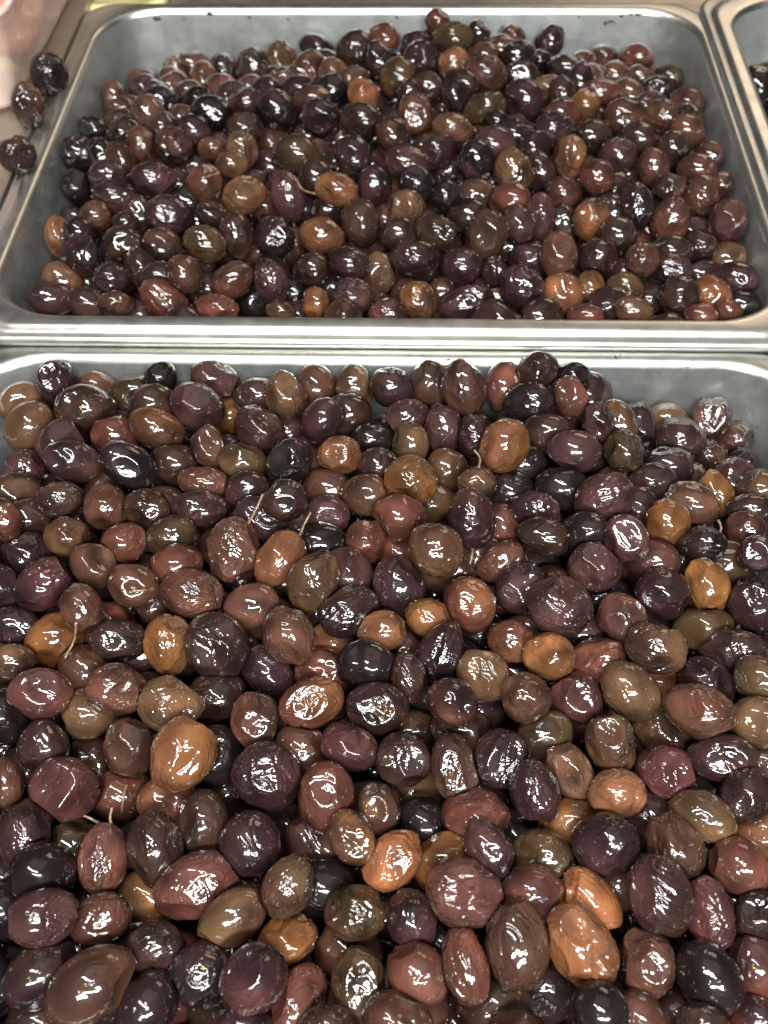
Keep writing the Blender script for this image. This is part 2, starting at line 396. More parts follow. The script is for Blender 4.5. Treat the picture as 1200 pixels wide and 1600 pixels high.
# ------------------------------------------------------------------ olives: what the photograph shows
# x y  half-length half-width (pixels of the 1200 x 1600 frame)  angle  skin colours  layer  [look]
# layer 0 lies on top, 1 is partly covered, 2 shows in a gap, 9 lies on the pan's rim
SEEN = """
# front pan, x y A B ang colour layer flags
87 595 33 29 90 P 0 r
27 612 28 20 -30 T 1
50 628 31 25 -20 B 1
48 668 41 35 -50 T 0
132 637 46 36 -15 KD 0 w
162 608 33 25 50 B 1
210 615 22 21 0 G 2 w
250 592 26 25 0 K 0 w
240 632 24 15 0 D 2
247 670 46 31 22 OB 0
305 633 43 36 30 V 0
180 680 36 28 20 R 1
200 727 55 34 30 KP 0 s
115 720 43 32 25 VP 0
38 732 32 30 90 VD 0 w
95 780 35 29 0 DP 0 w
22 772 28 20 10 TD 1
163 792 36 33 90 RB 0
275 725 28 25 0 D 1
232 795 35 30 20 D 0
105 838 36 33 0 BT 0
48 815 31 28 0 D 1 w
8 812 34 27 60 RD 0
268 838 41 32 -15 DG 0
197 850 34 32 0 R 0 w
320 755 37 25 5 RB 0
310 795 41 29 0 PV 0
335 592 39 27 20 BV 0
400 618 28 22 0 D 1
447 617 38 30 70 T 0 ww
497 608 31 25 70 B 1
553 606 28 25 90 DT 1 w
610 606 36 31 0 P 0 r
357 652 22 18 0 O 2
408 672 44 33 25 DP 0
502 658 36 30 -60 PV 0 s
545 648 26 20 0 D 1
327 702 36 27 70 BV 0
380 727 35 27 20 G 1 ww
452 722 39 31 -50 K 0
532 710 36 30 0 S 0 w
583 687 20 18 0 K 2
592 728 31 29 0 VD 0
385 765 37 28 -10 DV 0
445 782 36 31 0 PD 0 r
510 765 37 27 15 DB 1
512 803 37 29 10 V 0 r
570 775 27 24 0 TD 1
410 812 47 29 25 P 1
465 825 22 16 0 B 2
672 600 28 22 80 TD 1
725 607 43 33 80 BV 0 w
785 605 35 24 100 RP 1
828 632 43 34 -10 KP 0 w
840 577 31 28 0 D 0 r
897 585 25 22 0 K 0 w
893 622 35 27 80 RB 0 r
635 650 37 27 -20 V 0
642 693 33 29 90 TG 0 s
692 672 39 28 85 PV 0
741 682 34 25 85 P 0
787 698 41 34 -55 SO 0
853 678 27 21 0 D 1
897 705 40 33 10 V 0 s
640 752 43 37 15 TO 0 ww
697 738 35 24 75 TB 1
747 755 28 27 0 DT 0
818 727 24 21 0 K 1
797 772 31 24 0 KP 1
837 795 43 27 10 PV 0
877 760 33 26 0 K 1
678 790 27 24 0 TG 2
736 812 46 35 80 PV 0 w
625 805 33 25 20 R 1
785 825 27 21 60 R 1
848 838 43 31 15 D 0 w
680 857 43 38 40 TB 0 w
935 660 30 24 80 DV 0 r
962 662 26 22 60 T 1 ww
1000 660 35 25 75 P 0
1042 652 23 19 0 T 1
1060 686 37 34 0 DP 0
1107 648 39 31 -70 PV 0 w
1148 680 29 27 0 DB 0
975 705 35 29 75 GD 0 ww
1107 712 29 26 0 TD 0
1160 730 31 25 80 PK 0
1042 732 36 22 0 P 1
1145 752 27 23 80 V 1
1120 772 38 27 70 O 0
1020 757 27 21 -20 D 1
943 780 46 38 -20 V 0 w
1080 787 43 34 30 DB 0
1044 815 37 33 90 OO 0
1172 795 37 26 10 D 0
1190 770 24 22 0 T 1
995 795 27 24 60 P 1
978 843 39 32 60 V 0
1165 830 34 31 0 PB 0
1095 850 36 28 -15 DK 0 w
915 832 24 20 0 K 1 w
45 868 37 29 20 P 1
67 915 45 38 -30 WP 0
3 915 37 28 60 P 0
147 885 37 31 40 B 0
208 917 38 35 30 BG 0 r
275 885 27 17 0 R 1
128 952 39 34 60 B 0
158 978 37 27 -30 R 1
183 1000 44 33 10 PD 0 r
262 1010 47 38 85 OT 0
247 948 33 26 -60 BP 1
25 980 42 29 20 P 0
85 1000 38 29 -40 O 1
22 1035 36 29 0 DT 0
82 1035 24 20 0 SB 2
135 1048 36 27 45 B 1
180 1075 47 38 10 B 0 ww
65 1085 45 38 0 W 0 r
265 1100 49 41 20 ST 0 w
140 1117 28 24 0 T 1 w
108 1112 32 28 0 K 2
362 860 51 41 95 RB 0 r
440 873 48 36 -55 S 0 w
503 852 28 21 0 K 1
570 848 39 32 -60 R 0
488 910 47 38 -60 DG 0 r
545 897 26 23 60 PV 1
300 930 49 37 10 RB 0
393 948 44 35 -10 M 0 s
545 955 49 37 -30 PD 0 w
450 992 45 39 60 DB 0 w
340 1013 51 45 60 D 0 r
520 1008 35 24 20 S 1
418 1050 42 31 40 P 1
572 1040 38 24 10 K 1 w
508 1052 46 26 15 RD 1
338 1088 42 30 -10 D 1
487 1098 51 38 -25 RS 0 r
400 1125 43 37 80 RD 0 r
590 1105 48 40 10 PD 0 r
598 985 37 30 0 S 0
697 893 30 20 0 B 1
622 917 46 37 70 VP 0
620 868 31 23 40 R 2
735 941 43 38 40 SR 0 r
785 880 43 29 -30 BD 0
815 920 43 37 -20 P 0
872 950 49 44 40 VP 0 w
670 965 37 31 20 SO 0
690 1017 49 37 -60 KP 0
798 1003 37 33 20 SR 0
860 1027 41 37 20 TO 0 w
757 1055 45 39 40 T 0 r
638 1060 42 28 75 PD 0 w
708 1097 38 34 30 PR 0 r
822 1092 38 36 80 BT 0 r
900 1092 41 38 80 W 0 r
750 990 31 22 0 KP 2
672 930 27 24 0 P 2
752 872 24 22 0 B 2
929 885 43 37 20 DV 0 r
1020 875 37 22 -5 DV 1
1033 925 45 39 20 PV 0
1103 918 46 34 70 OO 0 w
1135 880 25 18 0 GD 1
1185 865 33 29 0 P 0 r
1180 945 43 37 60 DP 0 r
973 968 43 37 60 RM 0
1025 1012 49 38 20 TD 0 ww
1100 982 37 25 -10 GT 1
1148 1015 53 35 -5 PD 0
935 1035 39 33 -30 R 1
915 992 30 24 0 D 1 w
985 1082 51 39 50 GT 0
1103 1070 46 30 40 PD 1 w
1097 1112 53 40 20 RB 0
1187 1065 43 37 40 GT 0
1022 1075 23 20 0 S 2
1190 1118 30 28 0 TB 1 w
940 935 26 22 0 K 2
65 1167 43 38 60 PD 0
10 1120 38 30 60 K 1 w
8 1168 31 28 0 K 2
145 1190 32 27 80 GD 2
205 1168 47 37 70 DB 0 r
287 1178 55 46 -60 SO 0 r
100 1230 50 46 20 WR 0
10 1222 36 28 80 B 0
38 1305 56 44 80 P 0
190 1243 43 36 20 DR 1 w
265 1250 43 30 0 RS 1
160 1341 54 38 95 RM 0 w
243 1327 53 43 80 D 0 w
110 1330 38 28 -60 DG 1
65 1367 33 25 0 K 1 w
340 1180 45 31 -70 DK 1
472 1172 36 31 20 B 1
545 1165 48 36 25 PW 0
414 1212 54 50 20 PV 0 rr
507 1247 55 46 80 VR 0 r
350 1240 27 24 0 D 2
318 1290 40 30 80 BD 1
385 1318 53 46 60 PD 0
450 1300 31 24 60 P 2
493 1318 38 29 60 VD 1 w
550 1307 43 33 60 OB 0 w
592 1262 41 33 70 BD 0 r
450 1387 47 38 -70 BG 0 w
505 1384 33 29 0 K 1 w
630 1187 43 41 0 PD 0 r
640 1145 38 24 0 GD 2
708 1198 53 36 80 DV 0 r
720 1140 42 26 0 DT 1
783 1185 47 40 -60 PK 0 r
838 1235 49 38 70 P 0
853 1150 38 30 -40 DG 1
895 1207 47 34 55 BT 0 r
655 1247 29 25 30 TB 2
663 1292 36 28 60 K 2
740 1280 54 38 5 RD 1
765 1330 47 37 65 VP 0 w
613 1343 51 39 -40 A 0 r
693 1348 43 34 -25 O 1
885 1290 38 33 -30 OT 1
850 1340 44 32 20 GT 1 w
812 1305 31 28 0 K 2
675 1315 26 22 0 D 2
845 1285 26 23 0 P 2
952 1158 45 40 60 TB 0 rr
1035 1142 42 30 20 TD 1 w
1040 1206 47 40 20 W 0 r
967 1240 44 36 5 S 0 w
1130 1181 51 37 5 VD 0 rr
1185 1128 32 28 0 T 1 w
1100 1276 57 39 25 TG 0
1165 1246 45 38 -60 PD 0
1012 1277 37 32 30 PV 1
947 1319 51 48 0 KP 0 r
1055 1325 44 32 60 DB 1 w
1155 1353 47 41 30 BR 0 s
1190 1305 37 32 45 S 1
1195 1202 27 25 0 TB 1
1005 1335 27 18 70 S 2
1098 1335 30 27 0 D 2
65 1432 53 42 -10 PV 0
158 1436 49 41 -20 DB 0
228 1405 26 23 0 TO 2
65 1523 61 46 -40 PD 0 s
145 1538 67 50 -35 BD 0 s
12 1422 36 31 0 K 1
5 1375 32 30 0 D 1 w
245 1482 47 41 0 PD 0 w
230 1572 53 44 -60 PK 0 s
318 1522 53 48 20 PK 0
65 1602 37 33 0 D 1
312 1381 62 47 -15 RM 0 rr
362 1436 51 37 -35 TB 0
450 1469 47 37 -30 O 0 w
398 1531 55 48 -50 PW 0
468 1561 57 37 -65 R 0
557 1426 47 42 20 GB 0 w
560 1536 57 43 85 GT 0 r
380 1606 45 34 0 P 0
512 1608 45 36 0 D 0
545 1482 33 29 0 B 2
355 1487 30 26 0 P 2
642 1432 43 41 60 VP 0 w
722 1396 57 50 20 M 0 r
808 1480 66 47 85 BG 0 w
832 1400 44 36 30 PR 1
652 1523 49 44 40 MR 0 s
728 1510 59 37 75 RB 0 w
617 1596 52 40 10 BV 0
850 1549 53 36 -10 P 1
770 1574 39 29 -20 DG 1
812 1610 42 34 10 D 0
907 1475 64 48 65 AS 0 r
918 1405 58 41 45 OA 0 w
783 1390 28 25 0 K 2
1030 1398 62 46 75 DV 0 w
1112 1428 58 37 85 W 0
1012 1508 53 41 85 BD 0
1185 1430 42 37 -20 KD 0
1108 1529 57 46 50 PK 0 s
1180 1516 53 41 80 RV 0
938 1582 46 42 60 KD 0 s
1005 1594 46 38 45 DB 0 s
1092 1602 42 34 0 D 0
1175 1592 43 35 -20 RP 0
958 1522 34 30 0 P 2
968 1386 30 27 0 B 2
1158 1145 30 26 0 K 2
300 1020 30 26 0 D 2
60 1055 28 24 0 K 2
1070 1245 30 26 0 K 2
# rim olives
75 117 30 28 80 KD 9
46 167 35 25 80 BD 9 w
27 241 31 28 0 PD 9 r
# back pan
225 128 26 22 20 B 0
282 98 20 17 0 R 0
270 126 21 17 0 B 1
252 162 31 26 10 K 0 w
176 156 17 15 80 B 1
190 173 23 19 10 B 0
148 203 27 21 20 KD 0 w
190 194 23 21 0 D 1
110 240 31 27 40 K 0 w
160 245 27 24 80 K 1
222 230 27 25 80 SB 0
186 250 27 22 80 BD 0
270 226 30 28 30 PB 0
287 190 18 16 0 B 1
240 281 35 27 15 PV 0
297 150 25 23 0 D 1
303 90 23 19 0 BM 1
347 75 20 15 0 SB 1
377 62 20 16 30 B 1 w
350 108 27 24 80 PD 0
320 125 19 16 80 OB 1
395 110 30 26 80 DG 0 w
432 57 21 15 0 B 1
440 98 34 27 85 OG 0
480 115 37 30 -70 SB 0 r
495 75 27 20 20 KD 1
522 122 29 23 70 DT 1
557 77 33 29 -20 GD 0 w
578 50 18 16 0 R 1
598 62 22 19 0 RS 1
592 95 24 20 80 P 1
552 125 22 20 0 GB 1
570 150 28 24 60 BS 0 r
365 152 29 23 10 DB 0
330 175 32 26 10 K 0
310 160 25 23 0 K 1
433 172 31 28 10 KP 0
503 183 30 29 0 P 0 r
382 200 29 24 0 PD 1
565 190 33 26 10 PD 0
330 232 20 18 0 B 0
378 235 28 25 80 TB 0
362 257 25 22 0 TB 0
462 242 45 30 15 GD 0 w
550 247 35 29 80 P 0
322 287 29 28 60 RB 0
527 297 35 28 20 ST 0 w
450 307 41 27 75 DV 0 w
685 37 22 18 20 RD 0
707 60 31 25 10 GD 0
680 64 22 20 0 BP 1
747 55 21 18 70 KD 0
652 72 27 20 0 P 1
660 95 30 28 0 P 0
710 102 28 24 60 SR 0
755 90 22 20 0 B 1
760 117 33 29 20 VB 0
800 57 22 18 30 BR 0
782 78 18 16 0 TB 1
858 67 26 22 -60 RP 0
810 92 31 27 0 P 0
842 95 19 18 0 K 0
882 107 29 20 10 DK 0
624 122 30 29 60 GO 0
650 177 31 29 80 SB 0 r
668 138 26 23 0 DB 1
712 152 25 22 80 KD 0
755 170 35 22 -20 G 1
707 200 30 22 10 ST 0
775 190 19 18 0 K 0 w
820 155 33 31 30 PV 0 s
877 147 26 21 70 BP 0
855 140 19 16 0 T 1
815 118 27 17 0 D 1
865 205 31 28 0 VP 0
810 213 35 21 0 KP 1
615 213 29 26 40 DB 0
682 238 31 26 -50 P 0 r
640 258 41 28 20 PV 0 w
745 250 32 29 80 PK 0
802 268 33 30 70 T 0 w
843 270 28 22 80 P 1
890 248 34 27 85 BS 0
728 222 24 20 0 P 2
940 92 23 21 0 BD 0 r
912 100 22 20 0 B 0
997 92 27 20 0 RB 0
998 122 22 19 20 B 0
963 118 20 18 0 B 1
1047 97 25 20 0 DR 0
1060 118 23 19 20 DG 0 w
1027 143 25 22 0 PK 0 r
1080 165 28 26 20 VB 0 s
925 122 26 19 10 BR 1
935 145 31 21 0 BR 0
915 165 25 23 0 GO 0
980 148 26 19 20 B 1
977 182 33 27 10 B 0 r
1035 182 27 25 20 GB 0
1075 205 28 23 30 B 0
1050 232 27 24 80 DV 0
925 215 27 23 0 D 1
995 217 26 21 0 D 1
967 245 29 27 20 PV 0 w
1108 243 23 20 60 DB 0
1020 260 27 24 80 BR 0
933 280 29 26 40 R 0
1090 266 29 23 10 DR 1
120 295 27 20 80 K 1
172 275 25 18 0 P 1
182 307 37 26 10 BP 0
150 338 27 24 -20 B 0
92 370 31 20 90 BS 0
122 362 26 23 60 KP 0
132 400 31 28 80 P 0
195 350 18 16 0 D 0
217 337 17 14 80 D 1
265 337 37 30 10 VP 0 r
195 383 33 27 10 DB 0
255 382 31 25 20 DB 0
175 435 30 27 0 P 0
100 440 35 24 30 TO 1 w
80 467 38 27 0 PV 0 s
137 475 25 22 30 DP 1
182 475 30 20 5 BD 0
258 468 39 27 30 RB 0 w
290 430 32 28 60 VB 0 w
222 420 19 16 70 D 1 w
250 437 20 18 0 D 1
322 382 33 28 10 GO 0 w
383 305 35 29 -20 ST 0 r
332 337 27 21 20 DP 0 w
370 370 39 28 80 DB 0
430 372 32 30 0 KP 0 r
502 368 36 28 5 ST 0
565 348 39 30 90 DK 0
365 437 34 29 -20 BR 0
423 437 34 26 70 VK 0 w
490 422 28 25 0 DP 0
545 412 34 26 10 DP 0
552 463 31 28 20 PV 0
338 482 37 23 0 R 0 w
440 487 25 18 10 GB 0
493 474 26 22 90 OR 0
462 460 23 20 0 K 2
400 475 23 20 0 K 2
517 330 24 21 0 D 2
585 290 31 27 80 KV 1
590 430 29 22 80 DT 1 w
605 489 31 22 0 VR 0
636 323 30 29 0 BT 0 r
697 307 27 25 80 K 0 w
742 307 23 21 0 TD 1
682 362 37 26 20 DG 0 ww
762 367 38 33 -60 DT 0 r
730 340 22 19 0 KD 1
795 312 23 19 0 RB 1
812 352 29 25 80 DV 0
845 345 39 25 85 BV 0
880 305 29 28 0 DB 0
650 405 39 30 5 VP 0
722 418 34 31 10 VP 0
772 425 25 21 80 D 0 ww
653 468 32 29 60 BO 0 w
730 473 39 24 -10 PV 0
780 480 23 21 60 RB 1
813 448 37 33 80 PV 0
797 387 25 21 0 KP 1 w
828 405 24 22 0 P 1 w
873 400 37 28 85 B 0 s
878 462 34 32 60 BS 0
622 365 25 22 0 D 1
877 352 19 16 80 D 1
845 492 22 16 0 D 1
922 343 32 27 -60 BS 0
950 325 20 18 0 D 1
962 296 21 16 80 D 1
995 322 35 26 80 KD 0
1047 293 27 24 0 DB 0
1096 308 31 27 80 B 0
1125 290 23 20 60 DB 0
1047 345 36 31 -60 RV 0 r
1142 348 37 30 80 BV 0 r
965 368 30 28 30 DP 0 s
932 403 30 28 0 PV 0
1002 408 27 26 0 BD 0 w
1094 385 27 25 60 DP 0
1050 392 22 17 0 D 1
1050 420 31 22 10 PV 0
1097 432 26 21 0 P 1
1135 403 22 19 0 TO 1
1148 438 33 26 10 PV 0
923 452 29 25 80 GO 0
974 453 29 26 0 GT 0 r
1062 467 35 32 60 KD 0 w
1113 466 21 19 60 SO 1
990 485 31 20 10 BT 0
917 492 29 18 0 VR 0
1138 486 22 18 20 RB 0
1095 494 27 17 0 R 0
1165 482 18 15 0 K 1
950 480 22 20 0 P 1
1018 468 23 20 0 P 2
"""
SKIN = dict(K=(38, 27, 28), P=(58, 37, 38), V=(82, 53, 51), D=(62, 42, 35), B=(92, 60, 48), R=(108, 63, 52), M=(116, 74, 66),
            W=(88, 51, 49), T=(112, 81, 58), G=(84, 63, 43), O=(132, 86, 49), A=(160, 98, 62), S=(140, 90, 62))
rng = np.random.default_rng(11)
RIMZ = {1: P1[2], 2: P2[2]}
CY = {1: P1[1], 2: P2[1]}


def sstep(a, b, x):
    t = np.clip((x - a) / (b - a), 0, 1)
    return t * t * (3 - 2 * t)


def heap1(x, y):
    """height of the olive centres of the top layer, back pan"""
    u = x / 0.15
    zb = -0.022 + 0.015 * np.exp(-((u - 0.18) / 0.42) ** 2)
    zm = -0.003 + 0 * u
    zf = -0.010 + 0 * u
    z = zf + (zm - zf) * sstep(0.01, 0.09, y)
    z = z + (zb - z) * sstep(0.13, 0.225, y)
    z = z - 0.010 * np.clip(-u, 0, 1) ** 4 - 0.007 * np.clip(u, 0, 1) ** 4
    return z + ZR


def heap2(x, y):
    u = x / 0.15
    zb = -0.009 + 0.007 * np.exp(-((u - 0.42) / 0.16) ** 2) - 0.020 * sstep(0.5, 0.75, u) - 0.004 * sstep(-0.6, -1.0, u)
    zm = -0.004 + 0 * u
    z = zb + (zm - zb) * sstep(-0.03, -0.085, y)
    z = z - 0.010 * np.clip(np.abs(u), 0, 1) ** 6
    return z + ZR


def heap(pan, x, y):
    return heap1(x, y) if pan == 1 else heap2(x, y)


class Olive:
    pass


OL = []
for line in SEEN.strip().splitlines():
    if line.startswith("#") or not line.strip():
        continue
    t = line.split()
    o = Olive()
    o.px, o.py, o.A, o.B, o.ang = (float(v) for v in t[:5])
    o.cols, o.layer, o.flag = t[5], int(t[6]), (t[7] if len(t) > 7 else "")
    o.pan = 9 if o.layer == 9 else (1 if o.py < 520 else 2)
    o.seen = True
    d = ray(o.px, o.py)
    if o.layer == 9:
        p = plane_hit(o.px, o.py, ZR + 0.0058)
    else:
        # march along the ray to the heap
        tt = np.linspace(0.15, 0.75, 900)
        P = CAM + tt[:, None] * d
        k = np.argmax(P[:, 2] <= heap(o.pan, P[:, 0], P[:, 1]))
        p = P[k] + d * (0.0, 0.0065, 0.0135)[o.layer]
    o.p = p.copy(); o.p0 = p.copy(); o.d = d
    zc = (p - CAM) @ FWD
    o.a, o.b = 1.04 * o.A * zc / F_PX, 1.04 * o.B * zc / F_PX
    if o.layer in (1, 2):
        o.b = max(o.b, 0.0074); o.a = max(o.a, 0.0088)
    o.b = min(max(o.b, 0.0048), 0.0092); o.a = min(max(o.a, o.b, 0.0056), 0.0108)
    o.c = o.b * rng.uniform(0.96, 1.08) if o.a / o.b > 1.15 else o.b * rng.uniform(1.0, 1.12)
    # local x = long axis (in the picture plane, tipped a little), y = short axis, z = towards the camera
    th = math.radians(o.ang)
    w = -d
    rx = RIGHT - w * (RIGHT @ w); rx /= np.linalg.norm(rx)
    ry = np.cross(w, rx)
    ax = math.cos(th) * rx - math.sin(th) * ry
    tip = rng.normal(0, 0.16)
    ax = ax * math.cos(tip) + w * math.sin(tip)
    az = w - ax * (w @ ax); az /= np.linalg.norm(az)
    o.R = np.stack([ax, np.cross(az, ax), az], 1)
    OL.append(o)
N_SEEN = len(OL)


def random_olive(pan, p):
    o = Olive()
    o.pan, o.p, o.p0, o.seen, o.layer, o.flag = pan, np.array(p, float), np.array(p, float), False, 3, ""
    o.d = None
    o.b = rng.uniform(0.0074, 0.0088); o.a = o.b * rng.uniform(1.05, 1.3); o.c = o.b
    q = rng.normal(size=4); q /= np.linalg.norm(q)
    w_, x_, y_, z_ = q
    o.R = np.array([[1 - 2 * (y_ * y_ + z_ * z_), 2 * (x_ * y_ - z_ * w_), 2 * (x_ * z_ + y_ * w_)],
                    [2 * (x_ * y_ + z_ * w_), 1 - 2 * (x_ * x_ + z_ * z_), 2 * (y_ * z_ - x_ * w_)],
                    [2 * (x_ * z_ - y_ * w_), 2 * (y_ * z_ + x_ * w_), 1 - 2 * (x_ * x_ + y_ * y_)]])
    o.cols = "".join(rng.choice(list("KKPPPDDDVVBBR"), 2))
    return o


# the rest of the heap: gaps of the top layer, the part outside the picture, and the layers below
for pan in (1, 2):
    SEENPX = np.array([(o.px, o.py) for o in OL if o.seen and o.pan == pan])
    y0, y1 = CY[pan] - PD / 2 + 0.009, CY[pan] + PD / 2 - 0.009
    for lay, (dz, gap) in enumerate(((-0.003, 0.0135), (-0.0135, 0.0112), (-0.025, 0.0120))):
        pos = np.array([o.p for o in OL])
        s = 0.0158
        for iy in range(int((y1 - y0) / (s * 0.866)) + 1):
            for ix in range(-10, 11):
                x = (ix + 0.5 * ((iy + lay) % 2)) * s + rng.uniform(-0.002, 0.002)
                y = y0 + iy * s * 0.866 + rng.uniform(-0.002, 0.002)
                if abs(x) > PW / 2 - 0.010 + dz * 0.12 or y > y1:
                    continue
                z = heap(pan, x, y) + dz
                if z < ZR - 0.058:
                    continue
                if np.min(np.linalg.norm(pos - (x, y, z), axis=1)) < gap:
                    continue
                # none where the photograph shows bare steel beyond the edge of the heap
                ux, uy, _ = project((x, y, z))
                if -40 < ux < 1240 and uy < 1640 and lay < 3:
                    if not np.any((np.abs(SEENPX[:, 0] - ux) < 34) & (SEENPX[:, 1] < uy - 12)):
                        continue
                    if abs(ux - 600) > 400 and not np.any((np.abs(SEENPX[:, 1] - uy) < 38) & ((SEENPX[:, 0] - ux) * np.sign(ux - 600) > 12)) and -5 < ux < 1190:
                        continue
                OL.append(random_olive(pan, (x, y, z))); OL[-1].layer = 3 + lay
# two or three in the right-hand pan
for px, py, zz in ((1197, 150, -0.016), (1212, 172, -0.02), (1207, 128, -0.024), (1225, 150, -0.026), (1240, 190, -0.03), (1235, 120, -0.035), (1222, 205, -0.03)):
    o = random_olive(3, plane_hit(px, py, ZR + zz)); o.cols = "KK"
    OL.append(o)

# ------------------------------------------------------------------ let them settle against each other and the walls
n = len(OL)
P = np.array([o.p for o in OL]); P0 = P.copy()
Rm = np.array([o.R for o in OL]); S = np.array([[o.a, o.b, o.c] for o in OL])
PANS = np.array([o.pan for o in OL]); SEENM = np.array([o.seen for o in OL])
RAYD = np.array([o.d if o.d is not None else (0, 0, 0) for o in OL])
LAY = np.array([o.layer for o in OL])


def radial(idx, u):
    q = np.einsum('nij,ni->nj', Rm[idx], u) / S[idx]
    return 1.0 / np.linalg.norm(q, axis=1)


def pairs():
    D2 = ((P[:, None, :] - P[None, :, :]) ** 2).sum(-1)
    i, j = np.where(np.triu(D2 < 0.023 ** 2, 1))
    return i, j


TOP0 = P[:, 2].copy()
for it in range(140):
    if it % 10 == 0:
        I, J = pairs()
    v = P[J] - P[I]
    d = np.linalg.norm(v, axis=1) + 1e-9
    u = v / d[:, None]
    tgt = 0.90 * (radial(I, u) + radial(J, u))
    ov = np.clip(tgt - d, 0, None)
    wi = np.where(SEENM[I], 1.0, 3.0); wj = np.where(SEENM[J], 1.0, 3.0)
    si = (ov * wi / (wi + wj))[:, None] * u * 0.5; sj = (ov * wj / (wi + wj))[:, None] * u * 0.5
    M = np.zeros_like(P)
    np.add.at(M, I, -si); np.add.at(M, J, sj)
    # what the photograph shows moves mostly along its line of sight
    al = (M * RAYD).sum(1, keepdims=True) * RAYD
    M = np.where(SEENM[:, None], al + 0.35 * (M - al), M)
    P = P + M
    dv = P - P0
    al = (dv * RAYD).sum(1, keepdims=True) * RAYD
    lat = dv - al
    P = np.where(SEENM[:, None], P0 + np.clip((dv * RAYD).sum(1, keepdims=True), -0.012, 0.022) * RAYD + 0.86 * lat, P)
    # hidden ones stay under the top layer
    hid = ~SEENM
    P[hid, 2] = np.minimum(P[hid, 2], TOP0[hid] + 0.002)
    for pan in (1, 2):
        k = PANS == pan
        depth = RIMZ[pan] - P[k, 2]
        taper = 0.0012 + 0.09 * np.clip(depth, 0, 0.06)
        mb = S[k].min(1) * 0.98
        lim = PW / 2 - taper - mb
        inside = depth > -0.004
        P[k, 0] = np.where(inside, np.clip(P[k, 0], -lim, lim), P[k, 0])
        limy = PD / 2 - taper - mb
        P[k, 1] = np.where(inside, np.clip(P[k, 1], CY[pan] - limy, CY[pan] + limy), P[k, 1])
        P[k, 2] = np.maximum(P[k, 2], RIMZ[pan] - 0.066 + mb)
        # rounded corners of the pan
        cxy = np.stack([PW / 2 - PR + 0 * lim, PD / 2 - PR + 0 * lim], 1)
        q = np.stack([np.abs(P[k, 0]), np.abs(P[k, 1] - CY[pan])], 1) - cxy
        rr = np.linalg.norm(np.clip(q, 0, None), axis=1)
        mx = PR - taper - mb
        bad = (q > 0).all(1) & (rr > mx) & inside
        if bad.any():
            ki = np.where(k)[0][bad]
            sc = (mx[bad] / rr[bad])
            P[ki, 0] = np.sign(P[ki, 0]) * (cxy[bad, 0] + q[bad, 0] * sc)
            P[ki, 1] = CY[pan] + np.sign(P[ki, 1] - CY[pan]) * (cxy[bad, 1] + q[bad, 1] * sc)
I, J = pairs()
v = P[J] - P[I]; d = np.linalg.norm(v, axis=1); u = v / d[:, None]
ri, rj = radial(I, u), radial(J, u)
CONT = [[] for _ in range(n)]               # planes where neighbours press on each other
for i, j, dd, uu, a_, b_ in zip(I, J, d, u, ri, rj):
    if dd < a_ + b_ + 0.0002:
        f = dd * a_ / (a_ + b_)
        CONT[i].append((uu, f - 0.00004)); CONT[j].append((-uu, dd - f - 0.00004))
# the pan's walls press too
for k in range(n):
    if PANS[k] in (1, 2) and P[k, 2] < RIMZ[PANS[k]]:
        tp = 0.0022 + 0.1 * (RIMZ[PANS[k]] - P[k, 2])
        for ax_, c_, h_ in ((0, 0.0, PW / 2), (1, CY[PANS[k]], PD / 2)):
            for sg in (1, -1):
                g = h_ - tp - sg * (P[k, ax_] - c_)
                if g < 0.012:
                    w = np.zeros(3); w[ax_] = sg
                    CONT[k].append((w, max(g, 0.004)))


# ------------------------------------------------------------------ olive surfaces
def ico(level):
    bm = bmesh.new()
    bmesh.ops.create_icosphere(bm, subdivisions=level, radius=1.0)
    V = np.array([v.co[:] for v in bm.verts]); V /= np.linalg.norm(V, axis=1)[:, None]
    Fc = np.array([[v.index for v in f.verts] for f in bm.faces])
    bm.free()
    return V, Fc


ICO = {k: ico(k) for k in (3, 4, 5, 6)}          # create_icosphere: 3 -> 320 faces, 4 -> 1280, 5 -> 5120


def waves(r, count, f0, f1):
    k = r.normal(size=(count, 3)); k /= np.linalg.norm(k, axis=1)[:, None]
    return k * r.uniform(f0, f1, (count, 1)), r.uniform(0, 6.28, count)


def wnoise(p, wv):
    k, ph = wv
    return np.sin(p @ k.T + ph).sum(1) / math.sqrt(len(ph) * 0.5)


